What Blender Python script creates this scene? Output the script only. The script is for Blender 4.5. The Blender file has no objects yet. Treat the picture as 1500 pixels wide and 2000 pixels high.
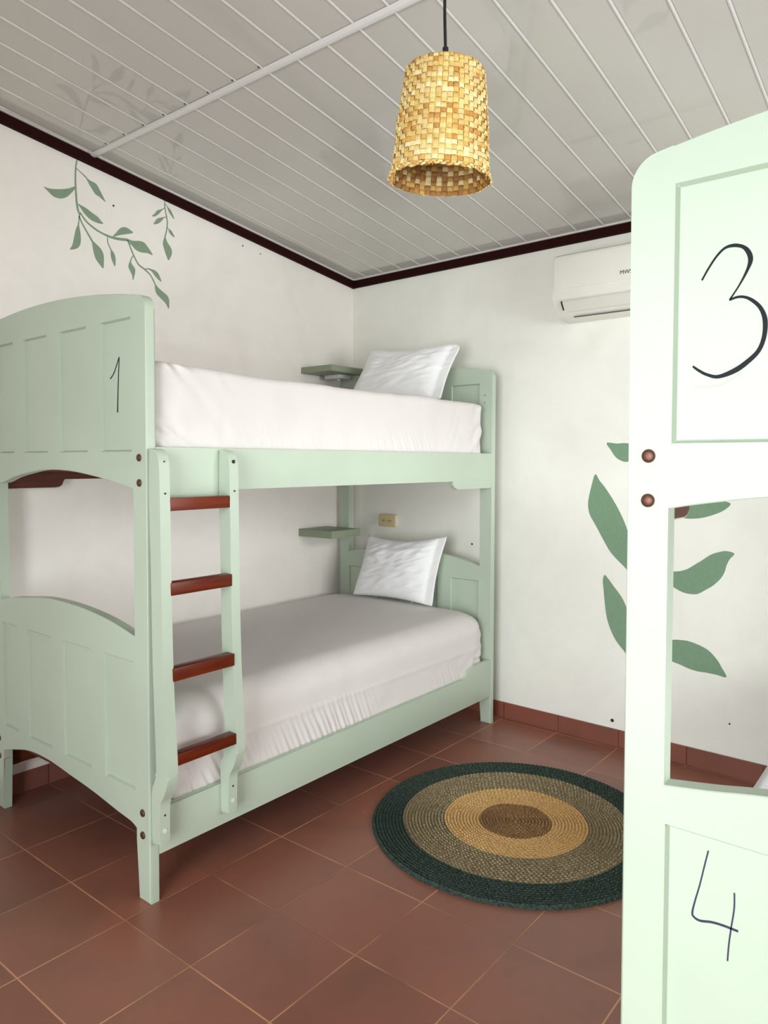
import bpy, bmesh, math, random
from mathutils import Vector, Matrix, noise
from mathutils.geometry import tessellate_polygon
random.seed(7)
SC = bpy.context.scene
COL = SC.collection

# ------------------------------------------------------------ camera
cam_d = bpy.data.cameras.new('camera')
cam = bpy.data.objects.new('camera', cam_d)
COL.objects.link(cam)
SC.camera = cam
cam_d.sensor_fit = 'VERTICAL'
cam_d.sensor_height = 24.0
cam_d.lens = 1436.82 / 2000 * 24.0
cam_d.shift_y = -(1000 - 955.88) / 2000
cam_d.clip_start = 0.02
PITCH, ROLL, YAW = -0.0375, 0.0020, -0.6792
_f = Vector((math.sin(YAW) * math.cos(PITCH), math.cos(YAW) * math.cos(PITCH), math.sin(PITCH)))
_r = Vector((math.cos(YAW), -math.sin(YAW), 0))
_u = _r.cross(_f)
_r2 = _r * math.cos(ROLL) + _u * math.sin(ROLL)
_u2 = -_r * math.sin(ROLL) + _u * math.cos(ROLL)
_m = Matrix((_r2, _u2, -_f)).transposed().to_4x4()
_m.translation = Vector((3.1488, -3.6128, 1.4256))
cam.matrix_world = _m

# ------------------------------------------------------------ light
SC.view_settings.view_transform = 'Standard'
SC.view_settings.look = 'None'
SC.view_settings.gamma = 1.0
SC.view_settings.use_curve_mapping = False
SC.view_settings.exposure = 0.22
world = bpy.data.worlds.new('world')
SC.world = world
world.use_nodes = True
bg = world.node_tree.nodes['Background']
bg.inputs['Color'].default_value = (0.85, 0.93, 1.0, 1)
bg.inputs['Strength'].default_value = 0.35

def area(name, loc, rot, sx, sy, power, color):
    d = bpy.data.lights.new(name, 'AREA')
    d.shape = 'RECTANGLE'; d.size = sx; d.size_y = sy
    d.energy = power; d.color = color
    o = bpy.data.objects.new(name, d)
    COL.objects.link(o)
    o.location = loc; o.rotation_euler = rot
    return o
H90 = math.pi / 2
# daylight entering by the doorway behind the camera and an added side window
DOOR = (1.75, 3.55, 0.0, 2.25)         # x0 x1 z0 z1 in the front wall
YFRONT = -4.60
area('doorway_daylight', (2.7, YFRONT - 1.3, 1.35), (H90, 0, 0), 2.6, 2.7, 192, (0.925, 0.975, 0.985))
area('added_side_light', (5.2, -1.45, 1.7), (H90, 0, H90), 2.4, 2.2, 156, (0.955, 0.985, 0.985))  # unseen source added to brighten left wall, rails and mattress sides

# ------------------------------------------------------------ materials
MATS = {}
def newmat(name, color, rough=0.5, spec=0.5, metallic=0.0, sheen=0.0):
    m = bpy.data.materials.new(name); m.use_nodes = True
    b = m.node_tree.nodes['Principled BSDF']
    b.inputs['Base Color'].default_value = (*color, 1)
    b.inputs['Roughness'].default_value = rough
    b.inputs['Specular IOR Level'].default_value = spec
    b.inputs['Metallic'].default_value = metallic
    if sheen: b.inputs['Sheen Weight'].default_value = sheen
    MATS[name] = m
    return m, m.node_tree, b

def srgb(r, g, b):
    f = lambda c: (c / 255 / 12.92) if c / 255 <= 0.04045 else ((c / 255 + 0.055) / 1.055) ** 2.4
    return (f(r), f(g), f(b))

def add(nt, t, **kw):
    n = nt.nodes.new(t)
    for k, v in kw.items(): setattr(n, k, v)
    return n
def tex_noise(nt, scale, detail=4, rough=0.5, vec=None, dist=0.0):
    if vec is None:
        tc = add(nt, 'ShaderNodeTexCoord'); vec = tc.outputs['Object']
    n = add(nt, 'ShaderNodeTexNoise')
    n.inputs['Scale'].default_value = scale; n.inputs['Detail'].default_value = detail
    n.inputs['Roughness'].default_value = rough; n.inputs['Distortion'].default_value = dist
    nt.links.new(vec, n.inputs['Vector'])
    return n
def ramp(nt, fac, stops):
    r = add(nt, 'ShaderNodeValToRGB')
    while len(r.color_ramp.elements) < len(stops): r.color_ramp.elements.new(0.5)
    for e, (p, c) in zip(r.color_ramp.elements, stops):
        e.position = p; e.color = (*c, 1)
    nt.links.new(fac, r.inputs['Fac'])
    return r
def bump(nt, b, height, strength=0.2, dist=0.01):
    n = add(nt, 'ShaderNodeBump')
    n.inputs['Strength'].default_value = strength; n.inputs['Distance'].default_value = dist
    nt.links.new(height, n.inputs['Height'])
    nt.links.new(n.outputs['Normal'], b.inputs['Normal'])
    return n

# rough limewashed plaster
def wall_mat(name, base, stain):
    m, nt, b = newmat(name, base, 0.85, 0.25)
    tc = add(nt, 'ShaderNodeTexCoord')
    n1 = tex_noise(nt, 1.6, 5, 0.55, tc.outputs['Object'], 0.6)
    r1 = ramp(nt, n1.outputs['Fac'], [(0.30, stain), (0.56, base), (1.0, base)])
    n3 = tex_noise(nt, 7, 6, 0.65, tc.outputs['Object'], 0.8)
    r3 = ramp(nt, n3.outputs['Fac'], [(0.3, (0.96, 0.96, 0.96)), (0.6, (1, 1, 1))])
    mx = add(nt, 'ShaderNodeMixRGB', blend_type='MULTIPLY'); mx.inputs['Fac'].default_value = 0.7
    nt.links.new(r1.outputs['Color'], mx.inputs['Color1']); nt.links.new(r3.outputs['Color'], mx.inputs['Color2'])
    nt.links.new(mx.outputs['Color'], b.inputs['Base Color'])
    n2 = tex_noise(nt, 9, 7, 0.6, tc.outputs['Object'], 0.3)
    bump(nt, b, n2.outputs['Fac'], 0.12, 0.015)
    return m
wall_mat('plaster_white', srgb(250, 244, 238), srgb(242, 235, 229))
wall_mat('plaster_cool', srgb(247, 246, 238), srgb(239, 237, 229))

# glazed terracotta floor tiles
def tile_mat(name, c1, c2, grout, size, mortar=0.006, rough=0.3, ox=0.0, oy=0.0, plane='XY'):
    m, nt, b = newmat(name, c1, rough, 0.5)
    tc = add(nt, 'ShaderNodeTexCoord')
    src = tc.outputs['Object']
    if plane != 'XY':
        sp = add(nt, 'ShaderNodeSeparateXYZ'); nt.links.new(src, sp.inputs[0])
        cb = add(nt, 'ShaderNodeCombineXYZ')
        nt.links.new(sp.outputs['X' if plane == 'XZ' else 'Y'], cb.inputs['X'])
        nt.links.new(sp.outputs['Z'], cb.inputs['Y'])
        src = cb.outputs[0]
    mp = add(nt, 'ShaderNodeMapping')
    mp.inputs['Location'].default_value = (-ox, -oy, 0)
    nt.links.new(src, mp.inputs['Vector'])
    br = add(nt, 'ShaderNodeTexBrick')
    br.offset = 0.0; br.squash = 1.0
    br.inputs['Scale'].default_value = 1.0
    br.inputs['Brick Width'].default_value = size
    br.inputs['Row Height'].default_value = size
    br.inputs['Mortar Size'].default_value = mortar / 2
    br.inputs['Mortar Smooth'].default_value = 0.3
    br.inputs['Bias'].default_value = 0.0
    br.inputs['Color1'].default_value = (*c1, 1); br.inputs['Color2'].default_value = (*c2, 1)
    nt.links.new(mp.outputs['Vector'], br.inputs['Vector'])
    n = tex_noise(nt, 3.0, 4, 0.6, tc.outputs['Object'], 0.5)
    r = ramp(nt, n.outputs['Fac'], [(0.25, (0.80, 0.86, 0.86)), (0.5, (1, 1, 1)), (0.75, (1.13, 1.0, 0.95))])
    mx = add(nt, 'ShaderNodeMixRGB', blend_type='MULTIPLY'); mx.inputs['Fac'].default_value = 1.0
    nt.links.new(br.outputs['Color'], mx.inputs['Color1']); nt.links.new(r.outputs['Color'], mx.inputs['Color2'])
    gn = tex_noise(nt, 2.3, 3, 0.6, tc.outputs['Object'], 0.2)
    gr = ramp(nt, gn.outputs['Fac'], [(0.40, tuple(x * 0.45 for x in grout)), (0.58, grout)])
    mg = add(nt, 'ShaderNodeMixRGB'); nt.links.new(br.outputs['Fac'], mg.inputs['Fac'])
    nt.links.new(mx.outputs['Color'], mg.inputs['Color1']); nt.links.new(gr.outputs['Color'], mg.inputs['Color2'])
    nt.links.new(mg.outputs['Color'], b.inputs['Base Color'])
    rr = add(nt, 'ShaderNodeMapRange')
    n2 = tex_noise(nt, 5.0, 5, 0.65, tc.outputs['Object'], 0.3)
    nt.links.new(n2.outputs['Fac'], rr.inputs['Value'])
    rr.inputs['To Min'].default_value = rough - 0.06; rr.inputs['To Max'].default_value = rough + 0.10
    nt.links.new(rr.outputs['Result'], b.inputs['Roughness'])
    inv = add(nt, 'ShaderNodeMath', operation='SUBTRACT'); inv.inputs[0].default_value = 1.0
    nt.links.new(br.outputs['Fac'], inv.inputs[1])
    bump(nt, b, inv.outputs[0], 0.5, 0.002)
    return m
tile_mat('terracotta_floor', srgb(150, 97, 81), srgb(136, 88, 74), srgb(204, 146, 112), 0.33, 0.0062, 0.33, 1.1224 - 3.3, -2.7092 - 3.3)
tile_mat('terracotta_base_x', srgb(140, 84, 70), srgb(130, 80, 66), srgb(100, 62, 50), 0.33, 0.005, 0.35, 1.1224 - 3.3 - 0.0, -1.0, 'XZ')
tile_mat('terracotta_base_y', srgb(148, 92, 82), srgb(138, 86, 76), srgb(112, 70, 58), 0.33, 0.005, 0.35, -2.7092 - 3.3, -1.0, 'YZ')

def paint(name, col, rough=0.42, var=0.06):
    m, nt, b = newmat(name, col, rough, 0.5)
    tc = add(nt, 'ShaderNodeTexCoord')
    n = tex_noise(nt, 2.2, 3, 0.5, tc.outputs['Object'])
    lo = tuple(c * (1 - var) for c in col); hi = tuple(min(1, c * (1 + var * 0.6)) for c in col)
    r = ramp(nt, n.outputs['Fac'], [(0.3, lo), (0.7, hi)])
    n4 = tex_noise(nt, 34, 3, 0.7, tc.outputs['Object'])
    r4 = ramp(nt, n4.outputs['Fac'], [(0.74, (0, 0, 0)), (0.80, (1, 1, 1))])
    mx = add(nt, 'ShaderNodeMixRGB'); mx.inputs['Color2'].default_value = tuple(min(1, c * 1.25) for c in col) + (1,)
    nt.links.new(r4.outputs['Color'], mx.inputs['Fac']); nt.links.new(r.outputs['Color'], mx.inputs['Color1'])
    nt.links.new(mx.outputs['Color'], b.inputs['Base Color'])
    mp = add(nt, 'ShaderNodeMapping'); mp.inputs['Scale'].default_value = (60, 60, 6)
    nt.links.new(tc.outputs['Object'], mp.inputs['Vector'])
    n2 = tex_noise(nt, 1.0, 3, 0.6, mp.outputs['Vector'])
    bump(nt, b, n2.outputs['Fac'], 0.06, 0.004)
    return m
paint('sage_paint', srgb(189, 203, 185))
paint('shelf_paint', srgb(142, 153, 130), 0.45)

def wood(name, c1, c2, axis='Y', rough=0.35, spec=0.3):
    m, nt, b = newmat(name, c1, rough, spec)
    tc = add(nt, 'ShaderNodeTexCoord')
    mp = add(nt, 'ShaderNodeMapping')
    mp.inputs['Scale'].default_value = {'Y': (40, 2.5, 40), 'Z': (40, 40, 2.5), 'X': (2.5, 40, 40)}[axis]
    nt.links.new(tc.outputs['Object'], mp.inputs['Vector'])
    n = tex_noise(nt, 1.0, 5, 0.65, mp.outputs['Vector'], 0.6)
    r = ramp(nt, n.outputs['Fac'], [(0.3, c1), (0.7, c2)])
    nt.links.new(r.outputs['Color'], b.inputs['Base Color'])
    bump(nt, b, n.outputs['Fac'], 0.08, 0.003)
    return m
wood('rail_wood', srgb(78, 34, 16), srgb(104, 50, 26), 'Y', 0.5)
wood('rung_wood', srgb(78, 22, 7), srgb(118, 44, 15), 'Y', 0.32, 0.25)
wood('cornice_wood', srgb(34, 6, 5), srgb(44, 10, 8), 'Y', 0.8, 0.12)
wood('ply_wood', srgb(168, 120, 80), srgb(190, 145, 100), 'Y', 0.6)

# glossy pvc ceiling boards
m, nt, b = newmat('pvc_ceiling', srgb(197, 194, 187), 0.035, 0.5)
n = tex_noise(nt, 1.2, 2, 0.5)
r = ramp(nt, n.outputs['Fac'], [(0.3, srgb(192, 187, 182)), (0.7, srgb(200, 197, 189))])
nt.links.new(r.outputs['Color'], b.inputs['Base Color'])
n = tex_noise(nt, 3.0, 2, 0.5)
bump(nt, b, n.outputs['Fac'], 0.01, 0.006)
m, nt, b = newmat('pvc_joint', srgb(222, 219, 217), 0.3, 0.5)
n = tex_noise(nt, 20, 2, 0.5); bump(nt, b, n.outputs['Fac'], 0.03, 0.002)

def cloth(name, col, rough=0.9, scale=420, bumpst=0.12):
    m, nt, b = newmat(name, col, rough, 0.2, sheen=0.15)
    tc = add(nt, 'ShaderNodeTexCoord')
    n = tex_noise(nt, scale, 2, 0.5, tc.outputs['Object'])
    n2 = tex_noise(nt, 14, 5, 0.6, tc.outputs['Object'], 1.4)
    mx = add(nt, 'ShaderNodeMath', operation='MULTIPLY_ADD'); mx.inputs[1].default_value = 0.12
    nt.links.new(n.outputs['Fac'], mx.inputs[0]); nt.links.new(n2.outputs['Fac'], mx.inputs[2])
    bump(nt, b, mx.outputs[0], bumpst, 0.01)
    return m
cloth('white_sheet', srgb(226, 220, 218))
cloth('white_pillowcase', srgb(250, 250, 251), bumpst=0.2)
cloth('grey_sheet', srgb(226, 228, 230))

def plain(name, col, rough=0.5, spec=0.5, metallic=0.0, bs=60, bst=0.03):
    m, nt, b = newmat(name, col, rough, spec, metallic)
    n = tex_noise(nt, bs, 3, 0.5); bump(nt, b, n.outputs['Fac'], bst, 0.002)
    r = ramp(nt, n.outputs['Fac'], [(0.3, tuple(c * 0.93 for c in col)), (0.7, col)])
    nt.links.new(r.outputs['Color'], b.inputs['Base Color'])
    return m
plain('mural_green', srgb(140, 162, 136), 0.7, 0.3)
plain('mural_green_deep', srgb(126, 156, 128), 0.7, 0.3)
plain('marker_black', srgb(26, 28, 34), 0.6, 0.2)
plain('marker_violet', srgb(62, 58, 84), 0.6, 0.2)
plain('pencil', srgb(196, 206, 190), 0.6)
plain('copper_bolt', srgb(104, 70, 58), 0.42, 0.5, 0.6, 90, 0.3)
plain('dark_hole', srgb(46, 38, 34), 0.8)
plain('white_plug', srgb(226, 232, 226), 0.35)
plain('black_cord', srgb(14, 13, 13), 0.5)
plain('ac_plastic', srgb(240, 239, 228), 0.35, bs=3, bst=0.003)
plain('ac_vane', srgb(228, 227, 217), 0.35, bs=3, bst=0.003)
plain('ac_dark', srgb(30, 30, 28), 0.5)
plain('logo_ink', srgb(34, 34, 28), 0.5)
plain('outlet_almond', srgb(206, 190, 146), 0.45)
plain('outlet_box', srgb(228, 220, 206), 0.5)
plain('outlet_slot', srgb(96, 80, 52), 0.6)
plain('fixture_white', srgb(222, 220, 226), 0.4)
plain('lamp_bulb', srgb(244, 242, 232), 0.2)
STRAW = [srgb(234, 206, 138), srgb(222, 186, 110), srgb(242, 222, 166), srgb(214, 170, 92), srgb(232, 202, 128), srgb(196, 142, 74), srgb(226, 196, 132), srgb(150, 106, 52), srgb(170, 122, 66)]
for i, c in enumerate(STRAW):
    m, nt, b = newmat('straw_%d' % i, c, 0.6, 0.35)
    tc = add(nt, 'ShaderNodeTexCoord')
    mp = add(nt, 'ShaderNodeMapping'); mp.inputs['Scale'].default_value = (160, 160, 60)
    nt.links.new(tc.outputs['Object'], mp.inputs['Vector'])
    n = tex_noise(nt, 1, 3, 0.6, mp.outputs['Vector'])
    r = ramp(nt, n.outputs['Fac'], [(0.3, tuple(x * 0.8 for x in c)), (0.65, c)])
    nt.links.new(r.outputs['Color'], b.inputs['Base Color'])
    bump(nt, b, n.outputs['Fac'], 0.25, 0.002)
def jute(name, a, c, sc=150):
    m, nt, b = newmat(name, a, 0.9, 0.15)
    tc = add(nt, 'ShaderNodeTexCoord')
    n = tex_noise(nt, sc, 4, 0.7, tc.outputs['Object'])
    r = ramp(nt, n.outputs['Fac'], [(0.36, a), (0.62, c)])
    nt.links.new(r.outputs['Color'], b.inputs['Base Color'])
    bump(nt, b, n.outputs['Fac'], 0.6, 0.004)
jute('jute_brown', srgb(104, 74, 48), srgb(158, 122, 84))
jute('jute_tan', srgb(176, 134, 82), srgb(226, 186, 126))
jute('jute_taupe', srgb(96, 84, 64), srgb(160, 144, 112))
jute('jute_brown_light', srgb(140, 108, 74), srgb(182, 146, 104))
jute('jute_tan_light', srgb(212, 172, 114), srgb(244, 212, 156))
jute('jute_taupe_light', srgb(150, 136, 104), srgb(196, 182, 148))
jute('jute_green_light', srgb(50, 64, 58), srgb(92, 108, 96))
jute('jute_green', srgb(30, 40, 38), srgb(70, 84, 75))

# ------------------------------------------------------------ helpers
def obj(name, bm, mats, parent=None, smooth=False, smooth_angle=None):
    me = bpy.data.meshes.new(name)
    bmesh.ops.recalc_face_normals(bm, faces=bm.faces[:])
    bm.to_mesh(me); bm.free()
    if isinstance(mats, str): mats = [mats]
    for k in mats: me.materials.append(MATS[k])
    o = bpy.data.objects.new(name, me)
    COL.objects.link(o)
    if smooth or smooth_angle:
        for p in me.polygons: p.use_smooth = True
        if smooth_angle:
            me.set_sharp_from_angle(angle=math.radians(smooth_angle))
    if parent is not None: o.parent = parent
    return o
def rec(o, label=None, cat=None, group=None, kind=None):
    if label: o['label'] = label
    if cat: o['category'] = cat
    if group: o['group'] = group
    if kind: o['kind'] = kind
    return o
def empty(name, loc=(0, 0, 0)):
    o = bpy.data.objects.new(name, None); COL.objects.link(o); o.location = loc
    o.empty_display_size = 0.1
    return o
def box(bm, x0, x1, y0, y1, z0, z1, bev=0.0, mi=0, seg=2):
    v = [bm.verts.new((x, y, z)) for z in (z0, z1) for y in (y0, y1) for x in (x0, x1)]
    q = [(0, 2, 3, 1), (4, 5, 7, 6), (0, 1, 5, 4), (2, 6, 7, 3), (0, 4, 6, 2), (1, 3, 7, 5)]
    fs = [bm.faces.new([v[i] for i in f]) for f in q]
    for f in fs: f.material_index = mi
    if bev:
        es = list({e for f in fs for e in f.edges})
        r = bmesh.ops.bevel(bm, geom=es, offset=bev, segments=seg, affect='EDGES', profile=0.6)
        for f in r['faces']: f.material_index = mi
    return fs
def prism(bm, pts, plane, t0, t1, bev=0.0, seg=2, skip=None):
    """extrude a closed outline; plane 'XZ' (along y), 'YZ' (along x), 'XY' (along z)"""
    def P(a, c, t): return {'XZ': (a, t, c), 'YZ': (t, a, c), 'XY': (a, c, t)}[plane]
    A = [bm.verts.new(P(a, c, t0)) for a, c in pts]
    B = [bm.verts.new(P(a, c, t1)) for a, c in pts]
    n = len(pts)
    fa = bm.faces.new(A); fb = bm.faces.new(B[::-1])
    for i in range(n): bm.faces.new((A[i], A[(i + 1) % n], B[(i + 1) % n], B[i]))
    if bev:
        es = [e for e in set(fa.edges) | set(fb.edges) if not (skip and skip(e))]
        bmesh.ops.bevel(bm, geom=es, offset=bev, segments=seg, affect='EDGES', profile=0.6)
    bmesh.ops.triangulate(bm, faces=[f for f in bm.faces if len(f.verts) > 4])
def catmull(pts, n=6, closed=True):
    out = []; L = len(pts)
    rng = range(L) if closed else range(L - 1)
    for i in rng:
        g = (lambda k: pts[k % L]) if closed else (lambda k: pts[min(max(k, 0), L - 1)])
        p0, p1, p2, p3 = g(i - 1), g(i), g(i + 1), g(i + 2)
        for j in range(n):
            t = j / n
            out.append(tuple(0.5 * (2 * b_ + (c_ - a_) * t + (2 * a_ - 5 * b_ + 4 * c_ - d_) * t * t + (3 * b_ - a_ - 3 * c_ + d_) * t ** 3)
                             for a_, b_, c_, d_ in zip(p0, p1, p2, p3)))
    if not closed: out.append(tuple(pts[-1]))
    return out
def interp(pts, x):
    if x <= pts[0][0]: return pts[0][1]
    for (a, b_), (c, d) in zip(pts, pts[1:]):
        if x <= c: return b_ + (d - b_) * (x - a) / (c - a)
    return pts[-1][1]
def smooth_curve(pts, n=8):
    return catmull(pts, n, False)
def tube(bm, path, r, seg=10, cap=True):
    rings = []
    for i, p in enumerate(path):
        p = Vector(p)
        a = Vector(path[max(i - 1, 0)]); c = Vector(path[min(i + 1, len(path) - 1)])
        t = (c - a).normalized()
        s = t.cross(Vector((0.3, 1, 0.1))).normalized(); u = s.cross(t)
        rr = r[i] if isinstance(r, (list, tuple)) else r
        rings.append([bm.verts.new(p + s * math.cos(k * 2 * math.pi / seg) * rr + u * math.sin(k * 2 * math.pi / seg) * rr) for k in range(seg)])
    for a, c in zip(rings, rings[1:]):
        for k in range(seg): bm.faces.new((a[k], a[(k + 1) % seg], c[(k + 1) % seg], c[k]))
    if cap: bm.faces.new(rings[0][::-1]); bm.faces.new(rings[-1])
def disc(bm, c, n, r, h, seg=20, dome=0.0):
    """short cylinder at c along n, optional dome"""
    n = Vector(n).normalized(); c = Vector(c)
    s = n.orthogonal().normalized(); u = n.cross(s)
    prof = [(r, 0), (r, h * 0.35)] + [(r * math.cos(a), h * 0.35 + dome * math.sin(a)) for a in [0.35, 0.7, 1.05, 1.3]] if dome else [(r, 0), (r, h)]
    rings = [[bm.verts.new(c + n * hh + (s * math.cos(k * 2 * math.pi / seg) + u * math.sin(k * 2 * math.pi / seg)) * rr) for k in range(seg)] for rr, hh in prof]
    for a, b_ in zip(rings, rings[1:]):
        for k in range(seg): bm.faces.new((a[k], a[(k + 1) % seg], b_[(k + 1) % seg], b_[k]))
    bm.faces.new(rings[-1]); bm.faces.new(rings[0][::-1])
def ribbon(bm, pts, ws, mapf, n=8, t=0.0012):
    """flat painted stroke with varying width; mapf (a,c,h)->xyz"""
    P = catmull([(a, c, w) for (a, c), w in zip(pts, ws)], n, False)
    N = len(P); Ls = []
    for i, (a, c, w) in enumerate(P):
        a0, c0, _ = P[max(i - 1, 0)]; a1, c1, _ = P[min(i + 1, N - 1)]
        d = Vector((a1 - a0, c1 - c0)).normalized(); nx, nz = -d.y, d.x
        Ls.append([bm.verts.new(mapf(a + nx * w / 2 * s, c + nz * w / 2 * s, h)) for s in (1, -1) for h in (t, 0)])
    for p, q in zip(Ls, Ls[1:]):
        bm.faces.new((p[0], p[2], q[2], q[0])); bm.faces.new((p[1], q[1], q[3], p[3]))
        bm.faces.new((p[0], q[0], q[1], p[1])); bm.faces.new((p[2], p[3], q[3], q[2]))
    for e in (Ls[0], Ls[-1]): bm.faces.new((e[0], e[1], e[3], e[2]))
def blob(bm, pts, mapf, n=4, t=0.0012):
    P = catmull(pts, n, True)
    A = [bm.verts.new(mapf(a, c, t)) for a, c in P]; B = [bm.verts.new(mapf(a, c, 0)) for a, c in P]
    for tri in tessellate_polygon([[Vector((a, c, 0)) for a, c in P]]):
        for S_ in (A, B):
            try: bm.faces.new([S_[k] for k in tri])
            except ValueError: pass
    for i in range(len(P)): bm.faces.new((A[i], B[i], B[(i + 1) % len(P)], A[(i + 1) % len(P)]))

# ------------------------------------------------------------ traced marks (wall-plane and board-plane metres)
LEAVES_L = [[(-2.0274, 2.612), (-2.0117, 2.6109), (-1.9866, 2.6136), (-1.9473, 2.624), (-1.9142, 2.6366), (-1.8974, 2.6468), (-1.8844, 2.6532), (-1.888, 2.6396), (-1.9002, 2.6226), (-1.9195, 2.6001), (-1.9385, 2.5868), (-1.9549, 2.5809), (-1.978, 2.5808), (-1.9939, 2.5874), (-2.0118, 2.5999)], [(-1.8312, 2.7083), (-1.8116, 2.7004), (-1.7966, 2.6988), (-1.7792, 2.6914), (-1.7643, 2.6702), (-1.7518, 2.6504), (-1.7368, 2.6256), (-1.7572, 2.635), (-1.7723, 2.6424), (-1.7848, 2.6458), (-1.7972, 2.6585), (-1.8094, 2.6734), (-1.8216, 2.6905)], [(-1.873, 2.5804), (-1.8526, 2.5768), (-1.8282, 2.5696), (-1.8036, 2.5577), (-1.7786, 2.5479), (-1.7636, 2.5355), (-1.751, 2.5223), (-1.7739, 2.5189), (-1.804, 2.5229), (-1.8238, 2.5317), (-1.8433, 2.5473), (-1.8577, 2.564)], [(-1.8709, 2.4879), (-1.8639, 2.4645), (-1.8605, 2.4334), (-1.8628, 2.4055), (-1.8723, 2.3874), (-1.8894, 2.3754), (-1.9124, 2.3693), (-1.9012, 2.39), (-1.8946, 2.4164), (-1.8874, 2.4498), (-1.8808, 2.4718)], [(-1.8053, 2.4303), (-1.7854, 2.4209), (-1.7653, 2.4069), (-1.7553, 2.3927), (-1.7494, 2.3753), (-1.7492, 2.3519), (-1.7522, 2.3184), (-1.7714, 2.3332), (-1.7888, 2.3528), (-1.7971, 2.3742), (-1.8032, 2.4007)], [(-1.7041, 2.474), (-1.6838, 2.4988), (-1.6676, 2.5193), (-1.6488, 2.5321), (-1.6273, 2.534), (-1.6111, 2.5283), (-1.5959, 2.5199), (-1.6113, 2.5104), (-1.6385, 2.5011), (-1.6707, 2.4886), (-1.6946, 2.4763)], [(-1.7137, 2.4137), (-1.7034, 2.4065), (-1.6931, 2.3922), (-1.6891, 2.3693), (-1.6927, 2.3391), (-1.704, 2.3567), (-1.7116, 2.374), (-1.714, 2.3924)], [(-1.6279, 2.481), (-1.5952, 2.4804), (-1.562, 2.4876), (-1.5368, 2.4861), (-1.5172, 2.4699), (-1.489, 2.4366), (-1.5175, 2.4392), (-1.5514, 2.4352), (-1.582, 2.4407), (-1.6037, 2.4576), (-1.62, 2.466)], [(-1.6118, 2.3809), (-1.6021, 2.3659), (-1.5885, 2.3517), (-1.5871, 2.3325), (-1.5986, 2.2928), (-1.6027, 2.3149), (-1.6134, 2.3345), (-1.6225, 2.352), (-1.6184, 2.3698)], [(-1.5127, 2.3622), (-1.484, 2.3655), (-1.461, 2.3552), (-1.4495, 2.3374), (-1.4409, 2.3164), (-1.4613, 2.3251), (-1.4814, 2.3412), (-1.4957, 2.3557)], [(-1.4761, 2.2973), (-1.4588, 2.283), (-1.4326, 2.2676), (-1.409, 2.2541), (-1.3972, 2.2333), (-1.3995, 2.1897), (-1.4183, 2.2145), (-1.4447, 2.2327), (-1.4679, 2.2513), (-1.4775, 2.2745)], [(-1.4222, 2.6796), (-1.44, 2.6699), (-1.4605, 2.6595), (-1.4752, 2.6408), (-1.4915, 2.6242), (-1.4724, 2.6281), (-1.452, 2.6444), (-1.4371, 2.6632)], [(-1.4138, 2.6392), (-1.4404, 2.6299), (-1.4609, 2.6196), (-1.4727, 2.6042), (-1.4827, 2.5878), (-1.4583, 2.5954), (-1.4377, 2.6131), (-1.4257, 2.6286)], [(-1.4043, 2.6945), (-1.3895, 2.6858), (-1.3776, 2.6738), (-1.3617, 2.6424), (-1.3808, 2.6552), (-1.3956, 2.6716)], [(-1.3965, 2.5856), (-1.3786, 2.5783), (-1.3697, 2.5668), (-1.3608, 2.5521), (-1.3788, 2.557), (-1.3925, 2.5689)], [(-1.4178, 2.5427), (-1.4032, 2.5158), (-1.3855, 2.4971), (-1.3779, 2.476), (-1.3829, 2.4546), (-1.3982, 2.43), (-1.4099, 2.4487), (-1.4215, 2.4764), (-1.43, 2.5047), (-1.4257, 2.5258)]]
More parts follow.
